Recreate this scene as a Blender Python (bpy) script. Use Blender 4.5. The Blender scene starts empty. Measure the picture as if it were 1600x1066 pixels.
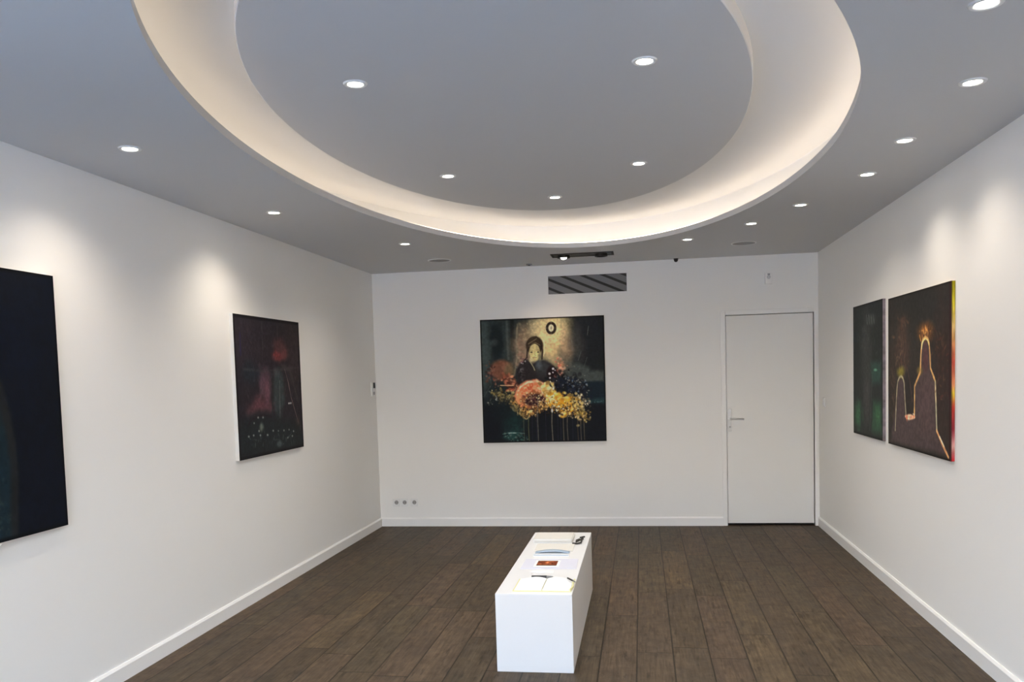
import bpy, bmesh, math, random
import numpy as np
from mathutils import Vector, Matrix

S = bpy.context.scene
COL = S.collection

# ------------------------------------------------------------------ camera
CAMPOS = (2.643, -8.2515, 1.5)
YAW, PITCH, ROLL = 0.154522, -0.0625467, 0.0291496
FPX, PPX, PPY = 1326.288, 797.457, 668.687

def camera():
    f = Vector((-math.sin(YAW)*math.cos(PITCH), math.cos(YAW)*math.cos(PITCH), math.sin(PITCH)))
    r = Vector((math.cos(YAW), math.sin(YAW), 0))
    d = f.cross(r)
    r2 = r*math.cos(ROLL) + d*math.sin(ROLL)
    d2 = -r*math.sin(ROLL) + d*math.cos(ROLL)
    cd = bpy.data.cameras.new('camera')
    cam = bpy.data.objects.new('camera', cd)
    COL.objects.link(cam)
    m = Matrix((( r2.x, -d2.x, -f.x, CAMPOS[0]),
                ( r2.y, -d2.y, -f.y, CAMPOS[1]),
                ( r2.z, -d2.z, -f.z, CAMPOS[2]),
                (0, 0, 0, 1)))
    cam.matrix_world = m
    cd.sensor_fit = 'HORIZONTAL'; cd.sensor_width = 36
    cd.lens = FPX/1600*36
    cd.shift_x = (800-PPX)/1600
    cd.shift_y = (PPY-533)/1600
    cd.clip_start = 0.02
    S.camera = cam
camera()

S.view_settings.view_transform = 'Standard'
S.view_settings.look = 'None'
S.view_settings.gamma = 1
S.view_settings.use_curve_mapping = False
S.view_settings.exposure = 1.28
S.cycles.max_bounces = 12
S.cycles.diffuse_bounces = 8
S.cycles.sample_clamp_indirect = 6
S.cycles.use_denoising = True

# light levels
SKY = 7.5
DOWN_LEFT, DOWN_RIGHT, DOWN_INNER = 11.5, 7.6, 17.0   # watts per downlight, by circuit
COVE = 3.25             # strip emission
WARM = (1.0, 0.87, 0.72)

# ------------------------------------------------------------------ world: overcast daylight in the street
w = bpy.data.worlds.new('overcast_sky'); S.world = w; w.use_nodes = True
nt = w.node_tree; bg = nt.nodes['Background']
tc = nt.nodes.new('ShaderNodeTexCoord'); sx = nt.nodes.new('ShaderNodeSeparateXYZ')
rp = nt.nodes.new('ShaderNodeValToRGB')
nt.links.new(tc.outputs['Generated'], sx.inputs[0]); nt.links.new(sx.outputs['Z'], rp.inputs[0])
cr = rp.color_ramp
cr.elements[0].position = 0.0; cr.elements[0].color = (0.71, 0.595, 0.45, 1)     # house fronts and haze at the horizon
cr.elements[1].position = 1.0; cr.elements[1].color = (0.60, 0.90, 1.40, 1)      # blue-grey cloud overhead
e_ = cr.elements.new(0.25); e_.color = (0.62, 0.80, 1.06, 1)
nt.links.new(rp.outputs[0], bg.inputs[0]); bg.inputs[1].default_value = SKY

# ------------------------------------------------------------------ helpers
def lin(c):
    c = np.asarray(c, float)/255.0
    return np.where(c <= 0.04045, c/12.92, ((c+0.055)/1.055)**2.4)
def L4(c, k=1.0):
    l = lin(c)*k
    return (float(min(l[0], 1)), float(min(l[1], 1)), float(min(l[2], 1)), 1)

def mat(name, color, rough=0.6, metal=0.0, spec=0.5, bump=0.0, bscale=60, var=0.0, emit=None, estr=0):
    m = bpy.data.materials.new(name); m.use_nodes = True
    n = m.node_tree.nodes; l = m.node_tree.links; b = n['Principled BSDF']
    b.inputs['Base Color'].default_value = color
    b.inputs['Roughness'].default_value = rough
    b.inputs['Metallic'].default_value = metal
    b.inputs['Specular IOR Level'].default_value = spec
    if bump or var:
        t = n.new('ShaderNodeTexCoord'); no = n.new('ShaderNodeTexNoise')
        no.inputs['Scale'].default_value = bscale; no.inputs['Detail'].default_value = 4
        l.new(t.outputs['Object'], no.inputs['Vector'])
        if bump:
            bp = n.new('ShaderNodeBump'); bp.inputs['Strength'].default_value = bump
            bp.inputs['Distance'].default_value = 0.002
            l.new(no.outputs['Fac'], bp.inputs['Height']); l.new(bp.outputs[0], b.inputs['Normal'])
        if var:
            mx = n.new('ShaderNodeMix'); mx.data_type = 'RGBA'
            mx.inputs['A'].default_value = tuple(c*(1-var) for c in color[:3])+(1,)
            mx.inputs['B'].default_value = tuple(min(1, c*(1+var)) for c in color[:3])+(1,)
            l.new(no.outputs['Fac'], mx.inputs['Factor']); l.new(mx.outputs['Result'], b.inputs['Base Color'])
    if emit:
        b.inputs['Emission Color'].default_value = emit
        b.inputs['Emission Strength'].default_value = estr
    return m

class MB:
    """collects shapes into one mesh"""
    def __init__(s): s.bm = bmesh.new()
    def box(s, a, b, bevel=0.0):
        a, b = Vector(a), Vector(b)
        r = bmesh.ops.create_cube(s.bm, size=1)
        vs = r['verts']
        for v in vs:
            v.co = Vector(((v.co.x+.5)*(b.x-a.x)+a.x, (v.co.y+.5)*(b.y-a.y)+a.y, (v.co.z+.5)*(b.z-a.z)+a.z))
        if bevel:
            es = list({e for v in vs for e in v.link_edges})
            bmesh.ops.bevel(s.bm, geom=es, offset=bevel, segments=2, affect='EDGES', profile=0.6)
        return s
    def cyl(s, c, r, h, axis='Z', seg=32, r2=None):
        m = Matrix.Translation(Vector(c))
        if axis == 'X': m = m @ Matrix.Rotation(math.pi/2, 4, 'Y')
        if axis == 'Y': m = m @ Matrix.Rotation(-math.pi/2, 4, 'X')
        bmesh.ops.create_cone(s.bm, cap_ends=True, segments=seg, radius1=r, radius2=r if r2 is None else r2, depth=h, matrix=m)
        return s
    def sphere(s, c, r, sc=(1, 1, 1)):
        m = Matrix.Translation(Vector(c)) @ Matrix.Diagonal((sc[0], sc[1], sc[2], 1))
        bmesh.ops.create_uvsphere(s.bm, u_segments=24, v_segments=14, radius=r, matrix=m)
        return s
    def face(s, pts):
        s.bm.faces.new([s.bm.verts.new(p) for p in pts]); return s
    def prism(s, pts, off):
        off = Vector(off)
        a = [s.bm.verts.new(Vector(p)) for p in pts]; b = [s.bm.verts.new(Vector(p)+off) for p in pts]
        s.bm.faces.new(a); s.bm.faces.new(list(reversed(b)))
        n = len(a)
        for i in range(n): s.bm.faces.new((a[i], b[i], b[(i+1) % n], a[(i+1) % n]))
        return s
    def tube(s, pts, r, seg=8, closed=False):
        pts = [Vector(p) for p in pts]; rings = []
        n = len(pts)
        for i, p in enumerate(pts):
            if closed: t = pts[(i+1) % n]-pts[i-1]
            else: t = pts[min(i+1, n-1)]-pts[max(i-1, 0)]
            t.normalize()
            up = Vector((0, 0, 1)) if abs(t.z) < .9 else Vector((1, 0, 0))
            a = t.cross(up).normalized(); b = t.cross(a)
            rings.append([s.bm.verts.new(p+(a*math.cos(k*2*math.pi/seg)+b*math.sin(k*2*math.pi/seg))*r) for k in range(seg)])
        for i in range(n if closed else n-1):
            A, B = rings[i], rings[(i+1) % n]
            for k in range(seg): s.bm.faces.new((A[k], B[k], B[(k+1) % seg], A[(k+1) % seg]))
        if not closed:
            s.bm.faces.new(rings[0][::-1]); s.bm.faces.new(rings[-1])
        return s
    def ring(s, prof, seg=48, c=(0, 0, 0)):
        """lathe of a closed profile [(r,z),...]"""
        rings = [[s.bm.verts.new((c[0]+r*math.cos(a), c[1]+r*math.sin(a), c[2]+z)) for (r, z) in prof]
                 for a in [k*2*math.pi/seg for k in range(seg)]]
        m = len(prof)
        for i in range(seg):
            A, B = rings[i], rings[(i+1) % seg]
            for k in range(m): s.bm.faces.new((A[k], B[k], B[(k+1) % m], A[(k+1) % m]))
        return s
    def build(s, name, m, parent=None, smooth=False, recalc=True):
        if recalc: bmesh.ops.recalc_face_normals(s.bm, faces=s.bm.faces)
        me = bpy.data.meshes.new(name); s.bm.to_mesh(me); s.bm.free()
        if m: me.materials.append(m)
        o = bpy.data.objects.new(name, me); COL.objects.link(o)
        if parent: o.parent = parent
        if smooth:
            for p in me.polygons: p.use_smooth = True
            try:
                me.set_sharp_from_angle(angle=math.radians(40))
            except Exception: pass
        return o

def thing(name, label, cat, loc=(0, 0, 0), rot=(0, 0, 0), group=None):
    o = bpy.data.objects.new(name, None); COL.objects.link(o)
    o.empty_display_size = 0.05
    o.location = loc; o.rotation_euler = rot
    return tag(o, label, cat, group)
def tag(o, label, cat, group=None):
    o['label'] = label; o['category'] = cat
    if group: o['group'] = group
    return o
def struct(o):
    o['kind'] = 'structure'; return o
def copy_tree(o, parent=None):
    c = o.copy(); COL.objects.link(c); c.parent = parent
    for ch in [x for x in o.children]:
        copy_tree(ch, c)
    return c

# ------------------------------------------------------------------ dimensions
W, H = 4.272, 2.543
YF = -9.25            # shop front
T = 0.15

# ------------------------------------------------------------------ materials
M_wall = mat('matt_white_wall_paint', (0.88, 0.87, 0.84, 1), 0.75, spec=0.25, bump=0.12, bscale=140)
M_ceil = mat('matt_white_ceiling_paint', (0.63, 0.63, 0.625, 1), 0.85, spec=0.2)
M_trim = mat('satin_white_trim_paint', (0.88, 0.87, 0.845, 1), 0.4, spec=0.45)
M_door = mat('satin_white_door_paint', (0.86, 0.85, 0.815, 1), 0.5, spec=0.4)
M_metal = mat('brushed_steel', (0.62, 0.61, 0.59, 1), 0.28, metal=1.0)
M_black = mat('black_plastic', (0.012, 0.012, 0.012, 1), 0.45)
M_dark = mat('dark_gap', (0.02, 0.019, 0.018, 1), 0.9)
M_plastic = mat('white_plastic', (0.82, 0.82, 0.80, 1), 0.35)
M_plinth = mat('white_laminate', (0.79, 0.785, 0.775, 1), 0.35, spec=0.5, var=0.01, bscale=8)
M_grey = mat('grey_grille_cloth', (0.33, 0.32, 0.31, 1), 0.7)
M_slat = mat('grey_louvre_metal', (0.20, 0.20, 0.20, 1), 0.55, spec=0.3)
M_slot = mat('dark_louvre_gap', (0.045, 0.044, 0.042, 1), 0.8)

def floor_material():
    m = bpy.data.materials.new('dark_oak_planks'); m.use_nodes = True
    n = m.node_tree.nodes; l = m.node_tree.links; b = n['Principled BSDF']
    def math_(op, a, bb=None, c=None):
        x = n.new('ShaderNodeMath'); x.operation = op
        for i, v in enumerate((a, bb, c)):
            if v is None: continue
            if isinstance(v, (int, float)): x.inputs[i].default_value = v
            else: l.new(v, x.inputs[i])
        return x.outputs[0]
    tc = n.new('ShaderNodeTexCoord'); sp = n.new('ShaderNodeSeparateXYZ'); l.new(tc.outputs['Object'], sp.inputs[0])
    X, Y = sp.outputs['X'], sp.outputs['Y']
    PW, PL = 0.1895, 1.25
    u = math_('DIVIDE', math_('ADD', X, 20*PW-2.592+5*0), PW)
    ui = math_('FLOOR', u); uf = math_('FRACT', u)
    wn = n.new('ShaderNodeTexWhiteNoise'); wn.noise_dimensions = '1D'; l.new(ui, wn.inputs['W'])
    v = math_('DIVIDE', math_('ADD', math_('ADD', Y, 40.0), math_('MULTIPLY', wn.outputs['Value'], 3.7)), PL)
    vi = math_('FLOOR', v); vf = math_('FRACT', v)
    cmb = n.new('ShaderNodeCombineXYZ'); l.new(ui, cmb.inputs[0]); l.new(vi, cmb.inputs[1])
    wn2 = n.new('ShaderNodeTexWhiteNoise'); wn2.noise_dimensions = '3D'; l.new(cmb.outputs[0], wn2.inputs['Vector'])
    ramp = n.new('ShaderNodeValToRGB'); l.new(wn2.outputs['Value'], ramp.inputs[0])
    cr = ramp.color_ramp; cr.elements[0].color = L4((75, 62, 47)); cr.elements[1].color = L4((91, 75, 55))
    for p, c in ((0.2, (78, 66, 50)), (0.45, (83, 68, 53)), (0.65, (87, 71, 55)), (0.82, (79, 68, 52))):
        e = cr.elements.new(p); e.color = L4(c)
    # grain stretched along the plank, shifted per plank
    sh = n.new('ShaderNodeVectorMath'); sh.operation = 'SCALE'; l.new(wn2.outputs['Color'], sh.inputs[0]); sh.inputs['Scale'].default_value = 17
    def grain(sx, sy, scale, detail, dist=0.0):
        mp = n.new('ShaderNodeMapping'); l.new(tc.outputs['Object'], mp.inputs[0]); mp.inputs['Scale'].default_value = (sx, sy, 1)
        ad = n.new('ShaderNodeVectorMath'); ad.operation = 'ADD'; l.new(mp.outputs[0], ad.inputs[0]); l.new(sh.outputs[0], ad.inputs[1])
        no = n.new('ShaderNodeTexNoise'); l.new(ad.outputs[0], no.inputs['Vector'])
        no.inputs['Scale'].default_value = scale; no.inputs['Detail'].default_value = detail
        no.inputs['Roughness'].default_value = 0.65; no.inputs['Distortion'].default_value = dist
        return no.outputs['Fac']
    g1 = grain(1.0, 0.055, 75, 6, 0.4); g2 = grain(1, 0.35, 7, 5, 0.6); g3 = grain(0.7, 0.6, 20, 5)
    mul = math_('MULTIPLY', math_('ADD', 0.10, math_('MULTIPLY', g1, 1.70)), math_('ADD', 0.35, math_('MULTIPLY', g2, 1.25)))
    mul = math_('MULTIPLY', mul, math_('ADD', 0.30, math_('MULTIPLY', g3, 1.40)))
    g4 = grain(1.0, 0.16, 38, 3)            # short dark pores and knots
    pore = n.new('ShaderNodeMapRange'); l.new(g4, pore.inputs['Value'])
    pore.inputs['From Min'].default_value = 0.30; pore.inputs['From Max'].default_value = 0.44
    pore.inputs['To Min'].default_value = 0.50; pore.inputs['To Max'].default_value = 1.0
    mul = math_('MULTIPLY', mul, pore.outputs[0])
    # seams
    du = math_('MULTIPLY', math_('MINIMUM', uf, math_('SUBTRACT', 1.0, uf)), PW)
    dv = math_('MULTIPLY', math_('MINIMUM', vf, math_('SUBTRACT', 1.0, vf)), PL)
    dd = math_('MINIMUM', du, dv)
    seam = n.new('ShaderNodeMapRange'); l.new(dd, seam.inputs['Value'])
    seam.inputs['From Min'].default_value = 0.0016; seam.inputs['From Max'].default_value = 0.0055
    seam.inputs['To Min'].default_value = 0.25; seam.inputs['To Max'].default_value = 1.0
    mul = math_('MULTIPLY', mul, seam.outputs[0])
    vm = n.new('ShaderNodeVectorMath'); vm.operation = 'SCALE'; l.new(ramp.outputs[0], vm.inputs[0]); l.new(mul, vm.inputs['Scale'])
    l.new(vm.outputs[0], b.inputs['Base Color'])
    l.new(math_('ADD', 0.42, math_('MULTIPLY', g2, 0.25)), b.inputs['Roughness'])
    b.inputs['Specular IOR Level'].default_value = 0.22
    bp = n.new('ShaderNodeBump'); bp.inputs['Strength'].default_value = 0.35; bp.inputs['Distance'].default_value = 0.002
    l.new(mul, bp.inputs['Height']); l.new(bp.outputs[0], b.inputs['Normal'])
    return m
M_floor = floor_material()

# ------------------------------------------------------------------ room shell
fl = struct(MB().box((-T, YF-T, -0.12), (W+T, T, 0)).build('floor', M_floor))
struct(MB().box((-T, YF, 0), (0, 0, 2.95)).build('wall_left', M_wall))
struct(MB().box((W, YF, 0), (W+T, 0, 2.95)).build('wall_right', M_wall))
# back wall with the door opening
DX0, DX1, DZ = 3.432, 4.232, 1.998
wb = MB()
wb.box((-T, 0, 0), (DX0, T, 2.95)); wb.box((DX0, 0, DZ), (DX1, T, 2.95)); wb.box((DX1, 0, 0), (W+T, T, 2.95))
struct(wb.build('wall_back', M_wall))
# shop front behind the camera: low sill, header, piers and a wide pane
wf = MB()
wf.box((-T, YF-T, 0), (0.25, YF, 2.95)); wf.box((2.82, YF-T, 0), (W+T, YF, 2.95))
wf.box((0.25, YF-T, 0), (2.82, YF, 0.25)); wf.box((0.25, YF-T, 2.45), (2.82, YF, 2.95))
struct(wf.build('wall_front', M_wall))

def glass_material():
    m = bpy.data.materials.new('clear_window_glass'); m.use_nodes = True
    n = m.node_tree.nodes; l = m.node_tree.links; n.remove(n['Principled BSDF'])
    t = n.new('ShaderNodeBsdfTransparent'); g = n.new('ShaderNodeBsdfGlossy'); g.inputs['Roughness'].default_value = 0.02
    fr = n.new('ShaderNodeFresnel'); fr.inputs[0].default_value = 1.45
    mx = n.new('ShaderNodeMixShader'); l.new(fr.outputs[0], mx.inputs[0]); l.new(t.outputs[0], mx.inputs[1]); l.new(g.outputs[0], mx.inputs[2])
    l.new(mx.outputs[0], n['Material Output'].inputs[0])
    return m
M_frame = mat('dark_grey_aluminium', (0.08, 0.08, 0.085, 1), 0.4, metal=0.6)
wn_ = MB()
for (x0, x1) in ((0.25, 0.31), (1.45, 1.51), (2.76, 2.82)):
    wn_.box((x0, YF-0.11, 0.25), (x1, YF-0.04, 2.45))
wn_.box((0.25, YF-0.11, 0.25), (2.82, YF-0.04, 0.31)); wn_.box((0.25, YF-0.11, 2.39), (2.82, YF-0.04, 2.45))
win = struct(wn_.build('window_1', M_frame))
M_glass = glass_material()
for (x0, x1) in ((0.31, 1.45), (1.51, 2.76)):
    MB().box((x0, YF-0.08, 0.31), (x1, YF-0.072, 2.39)).build('glass_pane', M_glass, win)
struct(MB().box((-6, YF-14, -0.14), (W+6, YF-T-0.001, -0.02)).build('ground', mat('pavement', (0.40, 0.46, 0.54, 1), 0.85, bump=0.2, var=0.15, bscale=5)))

# ---- ceiling: lower slab with an oval opening, recess above it, oval raised panel in the middle
OC, OA, OB = (2.209, -3.95), 1.352, 2.87        # opening
RC, RA, RB = (2.10, -3.95), 1.66, 3.13          # recess wall
IC, IA, IB = (2.077, -3.985), 1.085, 2.112      # inner panel
ZL, ZR, ZI = H+0.038, 2.772, 2.711
NE = 192
def ell(c, a, b, z, n=NE, off=0):
    return [Vector((c[0]+a*math.cos(2*math.pi*k/n), c[1]+b*math.sin(2*math.pi*k/n), z)) for k in range(n)]
def opening(z, off=0.0, n=NE):
    """oval opening; its near right quarter is drawn in a little tighter, as built"""
    out = []
    for k in range(n):
        t = 2*math.pi*k/n; x = OC[0]+(OA+off)*math.cos(t); y = OC[1]+(OB+off)*math.sin(t)
        if x > OC[0] and y < -4.0:
            g = min(1.0, (-4.0-y)/0.9)*0.02+max(0.0, min(1.1, -4.8-y))**1.3*0.095
            x -= g*min(1.0, (x-OC[0])/0.6)
        out.append(Vector((x, y, z)))
    return out
def ring_to_rect(bm, ring, x0, x1, y0, y1, z):
    """fill between an ellipse (list of BMVerts) and a rectangle by radial projection"""
    cx = sum(v.co.x for v in ring)/len(ring); cy = sum(v.co.y for v in ring)/len(ring)
    out = []
    for v in ring:
        dx, dy = v.co.x-cx, v.co.y-cy
        t = min([((x1-cx)/dx) if dx > 1e-9 else ((x0-cx)/dx) if dx < -1e-9 else 1e9,
                 ((y1-cy)/dy) if dy > 1e-9 else ((y0-cy)/dy) if dy < -1e-9 else 1e9])
        out.append(bm.verts.new((cx+dx*t, cy+dy*t, z)))
    n = len(ring)
    def side(v):
        e = 1e-6
        return (1 if abs(v.co.x-x1) < e else 2 if abs(v.co.x-x0) < e else 0, 1 if abs(v.co.y-y1) < e else 2 if abs(v.co.y-y0) < e else 0)
    for i in range(n):
        a, b2 = out[i], out[(i+1) % n]
        sa, sb = side(a), side(b2)
        same = (sa[0] and sa[0] == sb[0]) or (sa[1] and sa[1] == sb[1])
        if same: bm.faces.new((ring[i], ring[(i+1) % n], b2, a))
        else:
            X = x1 if 1 in (sa[0], sb[0]) else x0; Y = y1 if 1 in (sa[1], sb[1]) else y0
            c = bm.verts.new((X, Y, z)); bm.faces.new((ring[i], ring[(i+1) % n], b2, c, a))
    return out
def bridge(bm, A, B):
    n = len(A)
    for i in range(n): bm.faces.new((A[i], A[(i+1) % n], B[(i+1) % n], B[i]))
b = MB(); bm = b.bm
r0 = [bm.verts.new(v) for v in opening(H)]
r1 = [bm.verts.new(v) for v in opening(ZL)]
r2 = [bm.verts.new(v) for v in ell(RC, RA, RB, ZL)]
ring_to_rect(bm, r0, 0, W, YF, 0, H)
bridge(bm, r0, r1)
r2b = [bm.verts.new(v) for v in ell(RC, RA+.12, RB+.12, ZL)]
r1b = r1
bridge(bm, r1b, r2b)
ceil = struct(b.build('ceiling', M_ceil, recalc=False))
b = MB(); bm = b.bm
q0 = [bm.verts.new(v) for v in ell(RC, RA, RB, ZL)]
prev = q0; RAD = 0.006
for k in range(0, 7):            # small cove radius at the top of the recess wall
    a = k/6*math.pi/2
    d = RAD*(1-math.cos(a)); z = ZR-RAD+RAD*math.sin(a)
    cur = [bm.verts.new(v) for v in ell(RC, RA-d, RB-d, z)]
    bridge(bm, prev, cur); prev = cur
bm.faces.new(prev)
M_cove = mat('white_cove_paint', (0.82, 0.82, 0.80, 1), 0.8, spec=0.2)
rec = b.build('recess', M_cove, ceil, smooth=True)
b = MB(); bm = b.bm
q0 = [bm.verts.new(v) for v in ell(IC, IA, IB, ZR)]
q1 = [bm.verts.new(v) for v in ell(IC, IA, IB, ZI+0.004)]
q2 = [bm.verts.new(v) for v in ell(IC, IA-0.004, IB-0.004, ZI)]
bridge(bm, q0, q1); bridge(bm, q1, q2); bm.faces.new(q2)
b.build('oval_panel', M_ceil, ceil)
M_led = mat('warm_led_strip', (0.8, 0.8, 0.8, 1), 0.5, emit=(1.0, 0.82, 0.66, 1), estr=COVE)
MB().tube(opening(ZL+0.0045, 0.024, 160), 0.0035, 6, closed=True).build('led_strip', M_led, ceil)
MB().tube(ell((2.11, -3.95), 1.56, 3.03, ZL+0.006, 160), 0.006, 6, closed=True).build('led_strip', M_led, ceil)
# roof slab keeps daylight out of the ceiling void
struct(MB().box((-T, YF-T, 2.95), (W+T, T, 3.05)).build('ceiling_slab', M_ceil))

# ---- baseboards
BH, BT = 0.086, 0.015
def base_y(name, x, s, y0, y1):
    x2 = x+s*BT
    pts = [(x, y0, 0), (x2, y0, 0), (x2, y0, BH-0.012), (x+s*BT*0.45, y0, BH), (x, y0, BH)]
    return struct(MB().prism(pts, (0, y1-y0, 0)).build(name, M_trim))
base_y('baseboard_left', 0, 1, YF, 0)
base_y('baseboard_right', W, -1, YF, 0)
pts = [(0, 0, 0), (0, -BT, 0), (0, -BT, BH-0.012), (0, -BT*0.45, BH), (0, 0, BH)]
struct(MB().prism(pts, (3.392, 0, 0)).build('baseboard_back', M_trim))

# ---- door
dr = struct(MB().box((DX0+0.004, 0.012, 0.022), (DX1-0.004, 0.052, DZ-0.005), 0.002).build('door_1', M_door))
cas = MB()
cas.box((3.390, -0.012, 0), (DX0, 0.06, DZ+0.042), 0.003)
cas.box((DX1, -0.012, 0), (W, 0.06, DZ+0.042), 0.003)
cas.box((DX0, -0.012, DZ), (DX1, 0.06, DZ+0.042), 0.003)
cas.build('door_frame', M_trim, dr)
MB().box((DX0, 0.06, 0), (DX1, 0.075, DZ)).build('gap_shade_sheet', M_dark, dr)  # dark sheet filling the opening, stands in for shade in the door gaps
hx = DX0+0.032
MB().box((hx-0.016, 0.004, 0.905), (hx+0.016, 0.013, 1.115), 0.003).build('handle_plate', M_metal, dr)
lv = MB(); lv.cyl((hx, -0.02, 1.020), 0.010, 0.05, 'Y', 20)
lv.tube([(hx, -0.045, 1.020), (hx+0.03, -0.047, 1.021), (hx+0.125, -0.045, 1.018)], 0.0085, 12)
lv.build('lever', M_metal, dr, smooth=True)
MB().cyl((hx, 0.0, 0.945), 0.017, 0.012, 'Y', 24).build('key_escutcheon', M_metal, dr, smooth=True)
MB().cyl((hx, -0.0065, 0.945), 0.005, 0.002, 'Y', 12).build('keyhole', M_black, dr)

# ------------------------------------------------------------------ downlights
M_lens = mat('lit_downlight_lens', (0.9, 0.9, 0.9, 1), 0.4, emit=(1.0, 0.95, 0.86, 1), estr=14)
M_ring = mat('white_downlight_ring', (0.80, 0.80, 0.78, 1), 0.35)
def downlight(loc, label, group):
    t = thing('downlight', label, 'ceiling light', loc, group=group)
    MB().ring([(0.032, 0.0), (0.032, -0.003), (0.037, -0.006), (0.046, -0.005), (0.050, 0.0)], 40).build('trim_ring', M_ring, t, smooth=True)
    MB().cyl((0, 0, -0.0015), 0.032, 0.002, seg=32).build('lens', M_lens, t)
    ld = bpy.data.lights.new('downlight_beam', 'SPOT')
    ld.energy = DOWN_LEFT; ld.color = WARM; ld.spot_size = math.radians(136); ld.spot_blend = 1.0
    ld.shadow_soft_size = 0.03
    lo = bpy.data.objects.new('downlight_beam', ld); COL.objects.link(lo); lo.parent = t; lo.location = (0, 0, -0.02)
    return t
g1 = 'downlights in the flat outer ceiling'; g2 = 'downlights in the oval panel'
spots = [
 (0.437, -4.739, H, 'round downlight nearest the camera along the left wall', g1),
 (0.420, -3.214, H, 'round downlight along the left wall between the other two', g1),
 (0.842, -1.752, H, 'round downlight at the far left, beyond the left curve of the oval recess', g1),
 (3.660, -5.512, H, 'round downlight cut by the top edge of the photo at right', g1),
 (3.889, -4.771, H, 'right side downlight, second going away from the top right corner', g1),
 (3.884, -3.959, H, 'right side downlight, third going away from the top right corner of the photo', g1),
 (3.890, -3.263, H, 'right side downlight above the larger painting, fourth from the top right corner', g1),
 (3.683, -2.453, H, 'right side downlight, third counting back from the door end', g1),
 (3.451, -1.828, H, 'right side downlight nearly above the door, second from the far end', g1),
 (3.029, -1.218, H, 'right side downlight farthest away, just before the black sensor', g1),
 (0.437, -6.270, H, 'added unseen downlight in the left wall row beside the camera, outside the frame', g1),  # lamp added out of view to brighten the near left wall
 (3.880, -6.500, H, 'added unseen downlight in the right wall row beside the camera, outside the frame', g1),  # lamp added out of view for light on the near right side
]
beam = {}
def set_beam(t, key, energy):
    lo = [c for c in t.children if c.type == 'LIGHT'][0]
    if key not in beam:
        beam[key] = lo.data.copy(); beam[key].energy = energy
        if key == 'inner': beam[key].color = (0.96, 0.95, 0.93)
    lo.data = beam[key]
first = None
for i, (x, y, z, lb, g) in enumerate(spots):
    if first is None: first = downlight((x, y, z), lb, g)
    else:
        c = copy_tree(first); c.location = (x, y, z); c['label'] = lb; c['group'] = g
        if x > 2: set_beam(c, 'right', DOWN_RIGHT)
kz = (ZI-1.5)/(H-1.5)
inner = [(1.663, -5.293, 'downlight in the oval panel, near left one'), (2.674, -5.279, 'downlight in the oval panel, near right one'),
         (1.668, -3.852, 'downlight in the oval panel, middle left one'), (2.651, -3.855, 'downlight in the oval panel, middle right one'),
         (2.157, -3.159, 'downlight in the oval panel, single one at its far end'),
         (2.157, -5.980, 'added unseen downlight at the near end of the oval panel, above the top edge of the photo')]  # the last one is added out of view for extra light
for (x, y, lb) in inner:
    c = copy_tree(first)
    c.location = (CAMPOS[0]+(x-CAMPOS[0])*kz, CAMPOS[1]+(y-CAMPOS[1])*kz, ZI); c['label'] = lb; c['group'] = g2
    set_beam(c, 'inner', DOWN_INNER)

# ------------------------------------------------------------------ black recessed slot with two gimbal spots
t = thing('slot_spotlight', 'long black recessed ceiling slot holding two spot lamps, above the wall vent', 'spotlight', (2.148, -0.655, H))
fr = MB(); hx_, hy_ = 0.275, 0.105
for (a, bb) in (((-hx_, -hy_, -0.006), (hx_, -hy_+0.02, 0)), ((-hx_, hy_-0.02, -0.006), (hx_, hy_, 0)),
                ((-hx_, -hy_+0.02, -0.006), (-hx_+0.02, hy_-0.02, 0)), ((hx_-0.02, -hy_+0.02, -0.006), (hx_, hy_-0.02, 0))):
    fr.box(a, bb)
fr.build('frame', M_slot, t)
MB().box((-hx_+0.02, -hy_+0.02, -0.003), (hx_-0.02, hy_-0.02, -0.0005)).build('housing', M_black, t)
for i, sx_ in enumerate((-0.165, 0.165)):
    h = MB().ring([(0.040, 0.0), (0.040, -0.018), (0.046, -0.024), (0.056, -0.024), (0.056, 0.0)], 32, (sx_, 0, -0.003)).build('lamp_holder', M_black, t, smooth=True)
    if i == 0:
        MB().sphere((sx_, 0, -0.024), 0.026, (1, 1, .5)).build('lit_lamp', M_lens, h)['label'] = 'lit lamp'
    else:
        MB().cyl((sx_, 0, -0.012), 0.038, 0.004, seg=24).build('unlit_lamp', M_dark, h)['label'] = 'unlit lamp'
ld = bpy.data.lights.new('warm_beam', 'SPOT'); ld.energy = 9; ld.color = (1.0, 0.74, 0.52)
ld.spot_size = math.radians(75); ld.spot_blend = 0.9; ld.shadow_soft_size = 0.02
lo = bpy.data.objects.new('warm_beam', ld); COL.objects.link(lo); lo.parent = t
lo.location = (-0.165, 0, -0.03)
lo.rotation_euler = (Vector((-0.20, 0.62, -0.85))).to_track_quat('-Z', 'Y').to_euler()

# ------------------------------------------------------------------ wall vent
t = thing('air_vent', 'grey louvred air vent high on the back wall above the square painting', 'vent', (2.146, 0, 2.349))
vw, vh = 0.388, 0.098
MB().box((-vw+0.006, -0.004, -vh+0.006), (vw-0.006, 0, vh-0.006)).build('backing', M_slot, t)
fr = MB(); ft = 0.012
fr.box((-vw, -0.016, vh-ft), (vw, 0, vh), 0.002); fr.box((-vw, -0.016, -vh), (vw, 0, -vh+ft), 0.002)
fr.box((-vw, -0.016, -vh+ft), (-vw+ft, 0, vh-ft)); fr.box((vw-ft, -0.016, -vh+ft), (vw, 0, vh-ft))
fr.build('frame', M_trim, t)
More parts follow.
